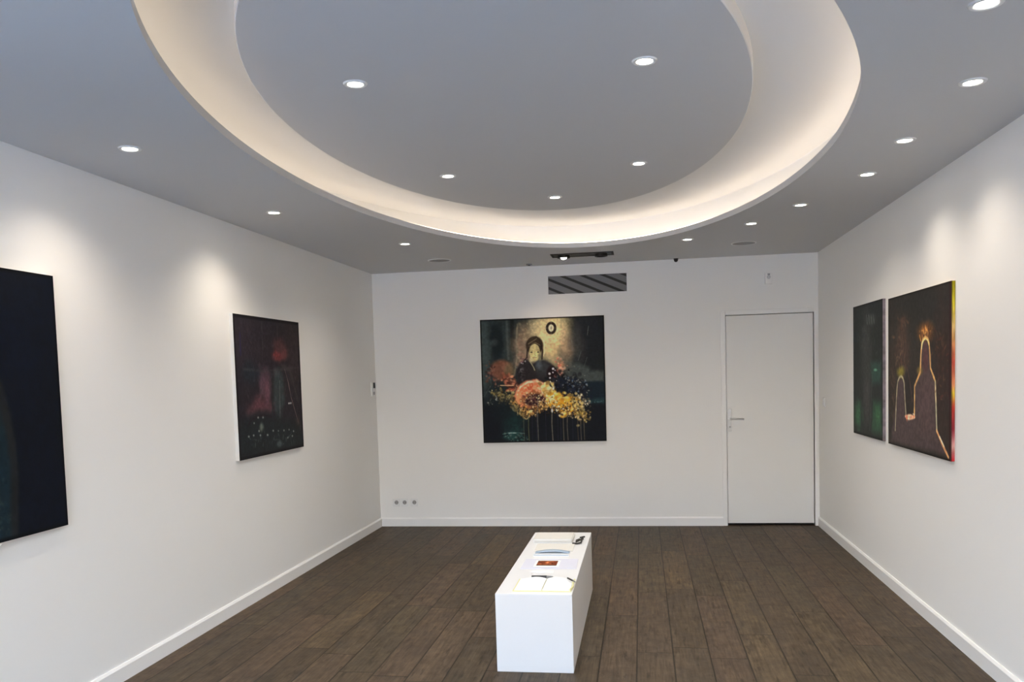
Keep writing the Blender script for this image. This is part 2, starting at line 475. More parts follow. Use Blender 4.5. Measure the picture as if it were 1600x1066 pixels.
# diagonal louvres, each clipped to the frame
X0, X1, Z0, Z1 = -vw+ft, vw-ft, -vh+ft, vh-ft
def clip(poly, f):
    out = []
    for i in range(len(poly)):
        a, b2 = poly[i], poly[(i+1) % len(poly)]; fa, fb = f(a), f(b2)
        if fa >= 0: out.append(a)
        if (fa >= 0) != (fb >= 0):
            k = fa/(fa-fb); out.append((a[0]+(b2[0]-a[0])*k, a[1]+(b2[1]-a[1])*k))
    return out
sl = -0.44
for k in range(-7, 9):
    c0 = k*0.084+0.02                                   # vertical offset of the band centre line
    poly = [(-1, sl*-1+c0-0.029), (1, sl+c0-0.029), (1, sl+c0+0.029), (-1, sl*-1+c0+0.029)]
    for f in (lambda p: p[0]-X0, lambda p: X1-p[0], lambda p: p[1]-Z0, lambda p: Z1-p[1]):
        poly = clip(poly, f) if poly else []
    if len(poly) >= 3:
        pts = [(px, -0.012, pz) for px, pz in poly]
        MB().prism(pts, (0, 0.006, 0)).build('louvre', M_slat, t)

# ------------------------------------------------------------------ small wall and ceiling fittings
for (x, y, lb) in ((0.872, -0.73, 'round grey ceiling speaker grille at the far left of the ceiling'),
                   (3.512, -0.84, 'round grey ceiling speaker grille above the door')):
    t = thing('ceiling_speaker', lb, 'speaker', (x, y, H), group='round ceiling speakers')
    MB().ring([(0.093, 0), (0.093, -0.004), (0.102, -0.005), (0.106, 0)], 48).build('rim', M_ring, t, smooth=True)
    MB().cyl((0, 0, -0.002), 0.093, 0.003, seg=48).build('grille', M_grey, t)
t = thing('ceiling_sensor', 'small black ball sensor where ceiling meets back wall', 'sensor', (2.985, -0.045, H))
MB().cyl((0, 0, -0.004), 0.022, 0.008).build('mount', M_black, t)
MB().sphere((0, 0, -0.014), 0.019).build('dome', M_black, t, smooth=True)
t = thing('smoke_detector', 'tiny grey disc on the ceiling just left of the black slot', 'detector', (1.61, -0.17, H))
MB().cyl((0, 0, -0.005), 0.030, 0.010, r2=0.026).build('body', M_grey, t, smooth=True)
MB().cyl((0, 0, -0.012), 0.012, 0.004).build('test_button', M_dark, t)
t = thing('motion_detector', 'pale motion detector high on the back wall above the door', 'sensor', (3.827, 0, 2.322))
MB().box((-0.032, -0.035, -0.052), (0.032, 0, 0.052), 0.010).build('body', M_trim, t, smooth=True)
MB().sphere((0, -0.028, 0.012), 0.020, (1, .7, 1)).build('lens', M_ceil, t, smooth=True)
MB().box((-0.010, -0.040, 0.030), (0.012, -0.034, 0.044), 0.002).build('indicator', M_grey, t)

t = thing('wall_thermostat', 'small white and black control on the left wall beside the far corner', 'thermostat', (0, -0.125, 1.40))
MB().box((0, -0.045, -0.075), (0.012, 0.045, 0.065), 0.004).build('plate', M_plastic, t)
MB().box((0.012, 0.0, 0.005), (0.024, 0.034, 0.060), 0.003).build('display', M_black, t)
MB().box((0.012, -0.008, -0.060), (0.020, 0.030, -0.030), 0.003).build('button', M_grey, t)

t = thing('light_switch', 'white light switch on the right wall next to the door', 'switch', (W, -0.24, 1.17))
MB().box((-0.010, -0.042, -0.042), (0, 0.042, 0.042), 0.003).build('plate', M_plastic, t)
MB().box((-0.015, -0.026, -0.030), (-0.010, 0.026, 0.030), 0.002).build('rocker', M_plastic, t)

first = None
for i, (x, lb) in enumerate(((0.172, 'wall socket low on the back wall, nearest the left corner'),
                             (0.257, 'wall socket low on the back wall, the middle one of three'),
                             (0.358, 'wall socket low on the back wall, farthest from the left corner'))):
    if first is None:
        t = thing('wall_socket', lb, 'socket', (x, 0, 0.243), group='sockets low on the back wall')
        MB().box((-0.040, -0.009, -0.041), (0.040, 0, 0.041), 0.003).build('plate', M_plastic, t)
        w_ = MB().cyl((0, -0.0095, 0), 0.021, 0.002, 'Y', 32).build('well', M_grey, t)
        MB().cyl((-0.009, -0.011, 0), 0.003, 0.002, 'Y', 10).build('pin_hole', M_black, w_)
        MB().cyl((0.009, -0.011, 0), 0.003, 0.002, 'Y', 10).build('pin_hole', M_black, w_)
        first = t
    else:
        c = copy_tree(first); c.location = (x, 0, 0.243); c['label'] = lb

# ------------------------------------------------------------------ paintings
RNG = np.random.RandomState(7)
def fbm(nx, ny, cells, octaves=4, ax=1.0, ay=1.0, seed=0):
    """value noise on a grid, 0..1"""
    rs = np.random.RandomState(seed); out = np.zeros((ny, nx)); amp = 1; tot = 0
    for o in range(octaves):
        cx = max(2, int(cells*ax*2**o)); cy = max(2, int(cells*ay*2**o))
        g = rs.rand(cy+2, cx+2)
        xs = np.linspace(0, cx, nx); ys = np.linspace(0, cy, ny)
        xi = np.minimum(xs.astype(int), cx); yi = np.minimum(ys.astype(int), cy)
        fx = xs-xi; fy = ys-yi; fx = fx*fx*(3-2*fx); fy = fy*fy*(3-2*fy)
        a = g[np.ix_(yi, xi)]; b_ = g[np.ix_(yi, xi+1)]; c = g[np.ix_(yi+1, xi)]; d = g[np.ix_(yi+1, xi+1)]
        FX, FY = np.meshgrid(fx, fy)
        out += amp*((a*(1-FX)+b_*FX)*(1-FY)+(c*(1-FX)+d*FX)*FY); tot += amp; amp *= 0.55
    return out/tot
class Paint:
    """paint on a canvas of width w and height h (metres), sRGB 0..255, u right, v down"""
    def __init__(s, w, h, n, base, corners):
        s.nx = int(n); s.ny = int(n*h/w); s.w, s.h = w, h
        s.U, s.V = np.meshgrid(np.linspace(0, w, s.nx), np.linspace(0, h, s.ny))
        s.C = np.zeros((s.ny, s.nx, 3))+np.array(base, float)
        s.cor = [np.array(c, float) for c in corners]; s.seed = 11
        # homography picture study coords -> canvas metres
        A = []; B = []
        for (x, y), (X, Y) in zip(s.cor, ((0, 0), (w, 0), (w, h), (0, h))):
            A += [[x, y, 1, 0, 0, 0, -X*x, -X*y], [0, 0, 0, x, y, 1, -Y*x, -Y*y]]; B += [X, Y]
        s.Hm = np.append(np.linalg.solve(np.array(A), np.array(B)), 1).reshape(3, 3)
        s.k = w/np.linalg.norm(s.cor[1]-s.cor[0]); s.kv = h/np.linalg.norm(s.cor[3]-s.cor[0])
    def P(s, x, y):
        q = s.Hm @ np.array([x, y, 1.0]); return q[0]/q[2], q[1]/q[2]
    def noise(s, cells=6, octv=4, ax=1, ay=1):
        s.seed += 1; return fbm(s.nx, s.ny, cells, octv, ax, ay*s.h/s.w, s.seed)
    def lay(s, a, col):
        a = np.clip(a, 0, 1)[..., None]; s.C = s.C*(1-a)+np.array(col, float)*a
    def blob(s, x, y, rx, ry, col, alpha=1, soft=0.5, rot=0, rag=0.0, cells=14):
        u, v = s.P(x, y); dx = s.U-u; dy = s.V-v; c, sn = math.cos(rot), math.sin(rot)
        if soft >= .75 and max(rx, ry) > 12: rx, ry = rx*1.3, ry*1.3
        X = (dx*c+dy*sn)/(rx*s.k); Y = (-dx*sn+dy*c)/(ry*s.kv)
        r = np.sqrt(X*X+Y*Y)
        if rag: r = r+rag*(s.noise(cells)-0.5)*2
        a = np.clip((1-r)/max(soft, 1e-3), 0, 1); a = a*a*(3-2*a)
        s.lay(a*alpha, col)
    def line(s, pts, wd, col, alpha=1, soft=0.6, rag=0.0, wob=0.0):
        d = np.full(s.U.shape, 9.0); P = [s.P(*p) for p in pts]
        UU, VV = s.U, s.V
        if wob: UU = UU+(s.noise(10)-0.5)*wob*s.k*2; VV = VV+(s.noise(10)-0.5)*wob*s.kv*2
        for (a, b_) in zip(P[:-1], P[1:]):
            ax, ay = a; bx, by = b_; L = (bx-ax)**2+(by-ay)**2+1e-12
            t_ = np.clip(((UU-ax)*(bx-ax)+(VV-ay)*(by-ay))/L, 0, 1)
            d = np.minimum(d, np.hypot(UU-ax-t_*(bx-ax), VV-ay-t_*(by-ay)))
        r = d/(wd*0.5*(s.k+s.kv)*0.5)
        if rag: r = r+rag*(s.noise(18)-0.5)*2
        s.lay(np.clip((1-r)/soft, 0, 1)*alpha, col)
    def poly(s, pts, col, alpha=1, soft=4.0, rag=0.0):
        P = [s.P(*p) for p in pts]; ins = np.zeros(s.U.shape, bool); d = np.full(s.U.shape, 9.0)
        UU, VV = s.U, s.V
        if rag: UU = UU+(s.noise(12)-0.5)*rag*s.k*2; VV = VV+(s.noise(12)-0.5)*rag*s.kv*2
        for (ax, ay), (bx, by) in zip(P, P[1:]+P[:1]):
            cnd = ((ay > VV) != (by > VV)) & (UU < (bx-ax)*(VV-ay)/(by-ay+1e-12)+ax); ins ^= cnd
            L = (bx-ax)**2+(by-ay)**2+1e-12; t_ = np.clip(((UU-ax)*(bx-ax)+(VV-ay)*(by-ay))/L, 0, 1)
            d = np.minimum(d, np.hypot(UU-ax-t_*(bx-ax), VV-ay-t_*(by-ay)))
        sd = np.where(ins, d, -d)/(soft*s.k)
        s.lay(np.clip(sd*0.5+0.5, 0, 1)*alpha, col)
    def dabs(s, n, path, spread, r, cols, alpha=0.9, soft=0.5, asp=1.6):
        P = [np.array(p, float) for p in path]
        for i in range(n):
            t_ = RNG.rand()*(len(P)-1); k = min(int(t_), len(P)-2); f = t_-k
            p = P[k]*(1-f)+P[k+1]*f+RNG.randn(2)*spread
            c = np.array(cols[RNG.randint(len(cols))], float)*(0.85+0.3*RNG.rand())
            rr = r*(0.5+RNG.rand())
            s.blob_fast(p[0], p[1], rr*(1+(asp-1)*RNG.rand()), rr, c, alpha*(0.6+0.4*RNG.rand()), soft, RNG.rand()*3.14)
    def blob_fast(s, x, y, rx, ry, col, alpha, soft, rot):
        u, v = s.P(x, y); R_ = max(rx*s.k, ry*s.kv)*1.2
        i0 = max(0, int((u-R_)/s.w*s.nx)); i1 = min(s.nx, int((u+R_)/s.w*s.nx)+2)
        j0 = max(0, int((v-R_)/s.h*s.ny)); j1 = min(s.ny, int((v+R_)/s.h*s.ny)+2)
        if i1 <= i0 or j1 <= j0: return
        dx = s.U[j0:j1, i0:i1]-u; dy = s.V[j0:j1, i0:i1]-v; c, sn = math.cos(rot), math.sin(rot)
        X = (dx*c+dy*sn)/(rx*s.k); Y = (-dx*sn+dy*c)/(ry*s.kv); r = np.hypot(X, Y)
        a = (np.clip((1-r)/soft, 0, 1)*alpha)[..., None]
        s.C[j0:j1, i0:i1] = s.C[j0:j1, i0:i1]*(1-a)+col*a
    def grain(s, amt=0.10, cells=60):
        s.C = s.C*(1+amt*(s.noise(cells, 2)-0.5)[..., None]*2)

def color_mesh(name, C, toworld, m, parent, gain):
    ny, nx, _ = C.shape
    jj, ii = np.meshgrid(np.arange(ny), np.arange(nx), indexing='ij')
    co = toworld(ii/(nx-1), jj/(ny-1)).reshape(-1, 3)
    idx = np.arange(ny*nx).reshape(ny, nx)
    q = np.stack([idx[:-1, :-1], idx[1:, :-1], idx[1:, 1:], idx[:-1, 1:]], -1).reshape(-1, 4)
    me = bpy.data.meshes.new(name)
    me.vertices.add(len(co)); me.vertices.foreach_set('co', co.ravel())
    me.loops.add(q.size); me.loops.foreach_set('vertex_index', q.ravel().astype(np.int32))
    me.polygons.add(len(q)); me.polygons.foreach_set('loop_start', np.arange(0, q.size, 4, dtype=np.int32))
    me.update(); me.validate()
    at = me.color_attributes.new('paint', 'FLOAT_COLOR', 'POINT')
    l_ = np.clip(lin(np.clip(C, 0, 255))*gain, 0, 0.95).reshape(-1, 3)
    at.data.foreach_set('color', np.hstack([l_, np.ones((len(l_), 1))]).ravel().astype(np.float32))
    me.materials.append(m)
    o = bpy.data.objects.new(name, me); COL.objects.link(o); o.parent = parent
    return o
def paint_material():
    m = bpy.data.materials.new('oil_paint'); m.use_nodes = True
    n = m.node_tree.nodes; l = m.node_tree.links; b_ = n['Principled BSDF']
    a = n.new('ShaderNodeAttribute'); a.attribute_name = 'paint'; l.new(a.outputs['Color'], b_.inputs['Base Color'])
    b_.inputs['Roughness'].default_value = 0.55; b_.inputs['Specular IOR Level'].default_value = 0.12
    t_ = n.new('ShaderNodeTexCoord'); no = n.new('ShaderNodeTexNoise'); no.inputs['Scale'].default_value = 90
    l.new(t_.outputs['Object'], no.inputs['Vector'])
    bp = n.new('ShaderNodeBump'); bp.inputs['Strength'].default_value = 0.25; bp.inputs['Distance'].default_value = 0.001
    l.new(no.outputs['Fac'], bp.inputs['Height']); l.new(bp.outputs[0], b_.inputs['Normal'])
    return m
M_paint = paint_material()
M_canvas = mat('raw_white_canvas', (0.74, 0.73, 0.70, 1), 0.8, bump=0.3, bscale=300)
M_wood = mat('stretcher_pine', (0.55, 0.42, 0.27, 1), 0.7, var=0.15, bscale=12)

def hang(name, label, P, origin, du, nrm, depth, gain, side_mat=None):
    """canvas hung on a wall: origin = top-left corner of its front at the wall plane, du = direction of u"""
    o = np.array(origin, float); du = np.array(du, float); nrm = np.array(nrm, float); dz = np.array([0, 0, -1.0])
    base = o+du*P.w/2+dz*P.h
    t_ = thing(name, label, 'painting', tuple(base))
    lo_ = o-base
    front = lambda a, b_: lo_+nrm*depth+a[..., None]*du*P.w+b_[..., None]*dz*P.h
    color_mesh('painted_front', P.C, front, M_paint, t_, gain)
    # canvas wrapped round the sides
    e = depth-0.0006
    c = [lo_, lo_+du*P.w, lo_+du*P.w+dz*P.h, lo_+dz*P.h]
    b_ = MB()
    b_.prism([tuple(p+nrm*0.0006) for p in c], tuple(nrm*(e-0.0006)))
    b_.build('canvas_sides', side_mat or M_canvas, t_)
    return t_

# --- square painting on the back wall
P = Paint(1.208, 1.208, 300, (20, 26, 29), [(122, 130), (955, 96), (970, 940), (150, 945)])
P.blob(230, 300, 200, 330, (40, 50, 50), 0.8, 0.8, rag=.2)
P.blob(150, 330, 45, 330, (62, 72, 70), .7, .8, rag=.3)
P.blob(235, 260, 55, 170, (17, 24, 26), .9, .5, rag=.3)
P.line([(300, 140), (312, 390)], 26, (70, 76, 74), .7, .8, rag=.3)
P.line([(335, 120), (342, 330)], 34, (15, 19, 20), .95, .6)
P.blob(215, 280, 30, 30, (58, 66, 66), .6, .8, rag=.3)
# lamp glow wall behind the sitter
P.blob(520, 310, 260, 270, (92, 84, 68), .95, .7, rag=.18)
P.blob(420, 330, 90, 190, (128, 108, 88), .8, .8, rag=.25)
P.blob(610, 250, 165, 210, (176, 158, 112), .95, .8, rag=.2)
P.blob(600, 220, 120, 150, (216, 198, 146), .9, .8, rag=.22)
P.blob(640, 340, 90, 110, (196, 170, 120), .8, .8, rag=.25)
P.blob(520, 180, 90, 70, (196, 180, 136), .7, .9, rag=.2)
P.blob(700, 310, 55, 130, (150, 120, 96), .6, .8, rag=.3)
P.line([(372, 160), (366, 260), (372, 380), (350, 500)], 22, (120, 112, 92), .8, .9, rag=.4)
P.dabs(120, [(400, 200), (560, 180), (700, 260)], 40, 9, [(220, 204, 156), (150, 130, 92), (180, 160, 118)], .35, .9)
P.dabs(60, [(390, 250), (400, 420)], 22, 9, [(150, 108, 88), (120, 92, 74), (168, 140, 118)], .4, .9)
# right hand darkness and grey passages
P.blob(860, 250, 150, 250, (24, 27, 30), .96, .5, rag=.25)
P.blob(770, 300, 60, 160, (62, 62, 60), .6, .9, rag=.4)
P.line([(850, 170), (842, 230)], 5, (110, 112, 106), .6); P.line([(800, 340), (780, 400)], 6, (96, 100, 96), .5)
P.line([(840, 380), (820, 440)], 8, (70, 76, 74), .5); P.line([(735, 260), (742, 330)], 10, (96, 92, 84), .6)
P.poly([(690, 400), (955, 470), (960, 540), (700, 560)], (66, 72, 68), .85, 14, rag=16)
P.poly([(860, 400), (955, 380), (955, 460), (860, 480)], (24, 28, 30), .8, 12, rag=14)
P.blob(680, 400, 60, 90, (92, 86, 74), .7, .8, rag=.3)
P.poly([(690, 545), (970, 545), (972, 690), (700, 690)], (17, 28, 36), .95, 8, rag=8)
P.poly([(800, 655), (968, 650), (968, 690), (800, 690)], (30, 52, 54), .7, 8, rag=8)
P.dabs(26, [(820, 676), (955, 676)], 5, 5, [(84, 118, 116), (60, 90, 90)], .5, .7)
P.poly([(150, 700), (970, 695), (972, 945), (150, 945)], (13, 16, 22), .96, 14, rag=12)
P.poly([(700, 560), (830, 560), (830, 690), (700, 640)], (22, 24, 34), .8, 16, rag=20)
# red-brown disc and flowers on the left
P.blob(268, 468, 92, 86, (104, 66, 50), .95, .35, rag=.12)
P.blob(300, 440, 48, 44, (122, 82, 62), .8, .7, rag=.3)
P.blob(320, 470, 45, 60, (96, 84, 60), .7, .7, rag=.3)
P.dabs(60, [(200, 430), (190, 500), (240, 540)], 16, 8, [(100, 56, 46), (50, 28, 26), (126, 86, 70)], .7)
P.dabs(70, [(270, 520), (340, 550), (330, 600)], 16, 12, [(176, 108, 76), (206, 140, 104), (140, 78, 56), (50, 26, 22), (90, 50, 40)], .85)
P.line([(260, 566), (345, 566)], 8, (238, 176, 128), .85); P.line([(300, 596), (350, 588)], 7, (150, 60, 44), .85)
P.dabs(130, [(215, 620), (280, 650), (345, 640)], 20, 8, [(158, 134, 74), (120, 104, 58), (60, 54, 34), (190, 170, 110), (30, 30, 26)], .8)
P.dabs(30, [(200, 560), (220, 690)], 18, 5, [(210, 210, 190), (26, 36, 44), (90, 96, 84)], .8)
P.line([(150, 640), (200, 560), (180, 470)], 10, (66, 74, 70), .5, .9)
# sitter: shawl, head scarf, face
P.poly([(372, 545), (366, 470), (385, 420), (432, 392), (470, 425), (520, 396), (560, 400), (618, 440), (640, 500), (650, 560), (560, 560)], (34, 31, 33), .97, 7, rag=6)
P.blob(540, 450, 60, 70, (50, 52, 54), .8, .8, rag=.2)
P.blob(515, 430, 26, 36, (78, 86, 90), .7, .8)
P.dabs(40, [(385, 430), (410, 520)], 18, 7, [(60, 54, 60), (18, 16, 20), (96, 90, 92)], .6)
P.blob(487, 300, 64, 66, (44, 33, 24), .97, .18)
P.poly([(432, 285), (455, 255), (500, 236), (510, 262), (470, 290), (445, 320)], (50, 40, 30), .97, 4)
P.line([(445, 290), (480, 268), (500, 255)], 9, (112, 96, 74), .8); P.line([(452, 306), (490, 280), (528, 300)], 7, (124, 106, 80), .7)
P.line([(528, 290), (540, 330), (536, 390)], 14, (34, 26, 22), .95)
P.line([(546, 262), (556, 320), (548, 370)], 9, (232, 216, 164), .7, .8)
P.line([(438, 330), (436, 380), (418, 400)], 12, (28, 22, 22), .95)
P.blob(487, 345, 41, 66, (182, 168, 116), 1, .22)
P.blob(496, 358, 26, 34, (212, 194, 136), .8, .8)
P.blob(466, 395, 20, 22, (196, 186, 140), .8, .7)
P.blob(521, 375, 14, 36, (116, 112, 84), .7, .8)
P.blob(466, 345, 10, 6, (52, 44, 34), .95, .5); P.blob(511, 344, 10, 6, (56, 48, 36), .95, .5)
P.line([(455, 332), (476, 333)], 4, (84, 72, 50), .8); P.line([(501, 332), (522, 332)], 4, (84, 72, 50), .8)
P.line([(490, 338), (489, 364), (494, 368)], 5, (140, 116, 74), .75)
P.line([(474, 382), (500, 381)], 5, (120, 70, 52), .85); P.blob(487, 376, 10, 3, (110, 90, 64), .5)
P.line([(446, 330), (458, 300), (488, 284), (516, 300), (528, 330)], 7, (40, 30, 24), .9)
P.line([(455, 405), (480, 445), (488, 465)], 9, (180, 170, 130), .7)
P.dabs(12, [(425, 385), (400, 420)], 9, 5, [(215, 205, 200), (90, 60, 70)], .8)
# jug of small white blooms and pink smear
P.blob(604, 490, 42, 62, (24, 12, 16), .96, .4, rag=.2)
for (x, y, r) in ((611, 456, 10), (587, 489, 10), (590, 517, 8), (610, 480, 6), (624, 466, 5)): P.blob(x, y, r, r, (240, 226, 226), .95, .5)
P.dabs(40, [(650, 400), (668, 450), (655, 500)], 12, 10, [(206, 140, 116), (180, 96, 80), (226, 176, 140), (150, 110, 80)], .7)
# dark foliage right
P.dabs(200, [(640, 560), (740, 560), (800, 610)], 34, 12, [(14, 16, 24), (20, 26, 40), (34, 36, 40), (10, 12, 18)], .9)
P.dabs(60, [(680, 540), (780, 560), (820, 600)], 30, 5, [(90, 110, 130), (120, 120, 110), (150, 150, 140), (60, 74, 90)], .7)
P.dabs(60, [(700, 470), (780, 520)], 36, 5, [(96, 96, 84), (50, 54, 52)], .5)
# great coral flower
P.blob(480, 640, 132, 104, (150, 92, 58), .95, .3, rag=.12)
P.line([(378, 640), (392, 590), (440, 558), (500, 552), (556, 580), (580, 610)], 68, (208, 124, 88), .97, .4, rag=.3)
P.line([(374, 626), (392, 578), (440, 546), (500, 538), (560, 562)], 16, (246, 200, 164), .9, .6, rag=.5)
P.dabs(160, [(395, 620), (440, 580), (510, 575), (560, 600)], 16, 9, [(238, 150, 108), (206, 100, 62), (246, 178, 136), (186, 82, 50)], .7)
P.blob(488, 662, 84, 46, (34, 16, 22), .96, .35, rag=.25)
P.dabs(90, [(430, 650), (500, 670), (560, 650)], 20, 7, [(70, 30, 36), (20, 12, 20), (120, 84, 60), (160, 130, 96)], .7)
P.dabs(260, [(352, 670), (376, 726), (430, 752), (500, 738), (570, 690)], 13, 9, [(206, 164, 92), (226, 192, 130), (150, 108, 50), (60, 40, 26), (184, 134, 64)], .9)
P.line([(385, 620), (370, 660), (400, 700)], 34, (224, 140, 92), .8, .7, rag=.4)
# cream and ochre mass
P.dabs(200, [(556, 580), (590, 620), (620, 690)], 20, 11, [(226, 200, 136), (238, 220, 166), (190, 150, 80), (130, 100, 54)], .9)
P.line([(592, 540), (612, 580), (624, 620)], 10, (230, 220, 180), .8, .7)
P.dabs(360, [(620, 660), (690, 690), (770, 700)], 27, 12, [(204, 142, 38), (224, 166, 60), (176, 118, 28), (226, 190, 110), (120, 80, 26)], .85)
P.blob(685, 685, 56, 36, (206, 140, 34), .7, .9, rag=.3)
P.dabs(190, [(740, 660), (800, 720), (815, 790)], 22, 8, [(184, 150, 76), (206, 186, 120), (40, 34, 26), (110, 88, 40), (140, 112, 50)], .85)
P.dabs(70, [(790, 640), (850, 710)], 22, 6, [(26, 24, 28), (200, 190, 160), (90, 80, 60)], .85)
P.dabs(60, [(560, 690), (700, 740), (790, 790)], 18, 7, [(20, 14, 20), (150, 110, 50), (230, 200, 140)], .8)
P.dabs(40, [(600, 640), (640, 740)], 16, 6, [(238, 226, 190), (200, 150, 60)], .8)
P.dabs(260, [(230, 640), (360, 700), (430, 745), (520, 740), (620, 700), (720, 720), (815, 770)], 26, 5, [(30, 22, 18), (18, 14, 16), (60, 40, 24)], .85, .5)
P.dabs(90, [(400, 660), (560, 650), (680, 690), (800, 740)], 22, 4, [(244, 226, 170), (236, 206, 140)], .85, .5)
# drips
for (x, y0, y1, c, w_) in ((415, 745, 940, (96, 96, 76), 9), (447, 750, 942, (112, 116, 70), 9), (508, 640, 942, (120, 116, 100), 9), (604, 700, 940, (150, 142, 116), 9),
                       (678, 745, 942, (146, 132, 104), 7), (706, 745, 942, (140, 128, 104), 7), (775, 790, 940, (96, 78, 50), 7), (795, 790, 940, (128, 116, 92), 7), (816, 780, 930, (126, 112, 84), 7)):
    P.line([(x, y0), (x+RNG.randn()*2, (y0+y1)/2), (x+6, y1)], w_, c, .62, .9)
P.blob(604, 735, 9, 18, (236, 230, 210), .9, .6)
for x in (500, 470, 560, 640, 660, 740): P.line([(x, 740), (x+4, 930)], 5, (44, 42, 60), .6, .9)
P.blob(340, 790, 90, 90, (20, 50, 46), .6, .9, rag=.4)
P.blob(350, 895, 100, 50, (34, 70, 66), .7, .9, rag=.5)
P.line([(275, 888), (335, 876), (420, 884)], 6, (96, 140, 132), .7, .9); P.line([(315, 882), (365, 882)], 5, (200, 216, 204), .8)
P.dabs(50, [(290, 900), (440, 920)], 12, 6, [(60, 110, 100), (20, 30, 34), (110, 130, 116)], .5)
P.blob(250, 720, 110, 100, (14, 22, 26), .6, .8, rag=.3)
# clock
u0 = 598; v0 = 183
P.blob(u0, v0, 38, 44, (36, 28, 22), .98, .14)
P.blob(u0, v0, 21, 27, (198, 184, 150), 1, .25)
P.line([(u0, v0-16), (u0, v0+14)], 5, (120, 108, 96), .8); P.blob(u0, v0, 5, 8, (70, 60, 60), .6)
for k in range(12):
    P.blob(u0+30*math.cos(k*math.pi/6), v0+35*math.sin(k*math.pi/6), 5, 5, (120, 104, 80) if k % 3 == 0 else (20, 16, 14), .6, .6)
P.grain(.14, 70)
# thin black rim of paint along the canvas edge
e = np.minimum(np.minimum(P.U, P.w-P.U), np.minimum(P.V, P.h-P.V)); P.lay(np.clip((0.016-e)/0.008, 0, 1)*.9, (10, 11, 13))
hang('painting', 'square painting of a woman in a headscarf behind orange flowers on the back wall', P, (1.092, 0, 2.042), (1, 0, 0), (0, -1, 0), 0.035, 1.8)

# --- portrait-format painting on the left wall (u runs away from the camera)
P = Paint(1.075, 0.965, 230, (27, 24, 29), [(137, 82), (540, 130), (578, 905), (180, 980)])
P.blob(250, 250, 200, 260, (36, 30, 36), .7, .9, rag=.4)
P.line([(180, 200), (186, 330)], 16, (26, 24, 60), .6, .9)
P.blob(500, 300, 90, 260, (40, 32, 34), .7, .8, rag=.4)
P.line([(312, 130), (320, 300)], 10, (52, 50, 50), .7, .9, rag=.4); P.line([(407, 150), (412, 250)], 8, (60, 50, 50), .6, .9)
P.blob(425, 300, 66, 110, (62, 38, 40), .9, .7, rag=.25)
P.blob(410, 340, 50, 46, (84, 38, 40), .9, .6, rag=.25)
P.blob(452, 330, 26, 40, (84, 44, 44), .7, .8, rag=.3)
P.dabs(14, [(390, 320), (420, 350)], 12, 5, [(130, 50, 46), (60, 20, 24)], .6)
P.blob(335, 520, 52, 160, (62, 44, 52), .95, .6, rag=.3)
P.line([(300, 400), (318, 520), (300, 640)], 40, (70, 50, 58), .7, .9, rag=.4)
P.line([(230, 690), (300, 640), (370, 660)], 50, (64, 44, 48), .8, .9, rag=.4)
P.blob(310, 640, 78, 70, (72, 42, 48), .8, .9, rag=.35)
P.blob(345, 560, 22, 110, (92, 60, 68), .6, .9, rag=.4)
P.blob(250, 440, 60, 90, (22, 28, 34), .8, .8, rag=.3)
P.blob(420, 570, 50, 200, (38, 46, 47), .95, .5, rag=.25)
P.line([(375, 430), (385, 560), (380, 690)], 16, (24, 28, 30), .8, .8, rag=.3)
P.line([(440, 400), (490, 430), (540, 620)], 26, (46, 42, 42), .7, .9, rag=.4)
P.line([(200, 420), (330, 430), (540, 410)], 14, (48, 44, 46), .5, .9, rag=.5)
P.blob(405, 440, 26, 34, (62, 64, 62), .6, .8, rag=.3)
P.line([(424, 490), (428, 720)], 10, (92, 96, 94), .65, .9, rag=.4)
P.line([(402, 500), (400, 700)], 6, (60, 62, 64), .5, .9)
P.line([(455, 420), (478, 500), (495, 590), (545, 760)], 8, (112, 92, 88), .7, .9, rag=.4)
P.line([(480, 632), (498, 630)], 8, (190, 190, 186), .7)
P.blob(540, 780, 26, 60, (74, 54, 48), .6, .9, rag=.4)
P.poly([(182, 740), (240, 720), (300, 690), (400, 720), (560, 760), (578, 905), (182, 975)], (18, 23, 25), .9, 16, rag=16)
P.line([(225, 770), (262, 722), (320, 700), (375, 715)], 12, (20, 16, 20), .9, .7)
for (x, y) in ((268, 750), (292, 716), (322, 716), (235, 832), (265, 826), (298, 800), (306, 826), (350, 826), (385, 800), (417, 802), (452, 800), (484, 796), (476, 846), (505, 836), (512, 806)):
    P.blob(x, y, 7, 10, (128, 130, 124), .8, .8, rag=.2)
P.blob(312, 775, 14, 32, (96, 104, 92), .7, .9, rag=.4); P.blob(425, 885, 18, 24, (76, 84, 82), .6, .9, rag=.4)
P.dabs(60, [(220, 860), (380, 850), (520, 850)], 24, 6, [(54, 58, 58), (30, 34, 40), (80, 84, 80)], .5)
P.dabs(100, [(200, 200), (500, 500), (250, 600)], 70, 7, [(44, 38, 46), (26, 24, 30), (60, 44, 48)], .4)
P.grain(.2, 60)
e = np.minimum(np.minimum(P.U, P.w-P.U), np.minimum(P.V, P.h-P.V)); P.lay(np.clip((0.026-e)/0.01, 0, 1)*.95, (8, 7, 10))
hang('painting', 'dark maroon and black painting with a dotted lower edge on the left wall', P, (0, -3.038, 1.951), (0, 1, 0), (1, 0, 0), 0.026, 2.0)

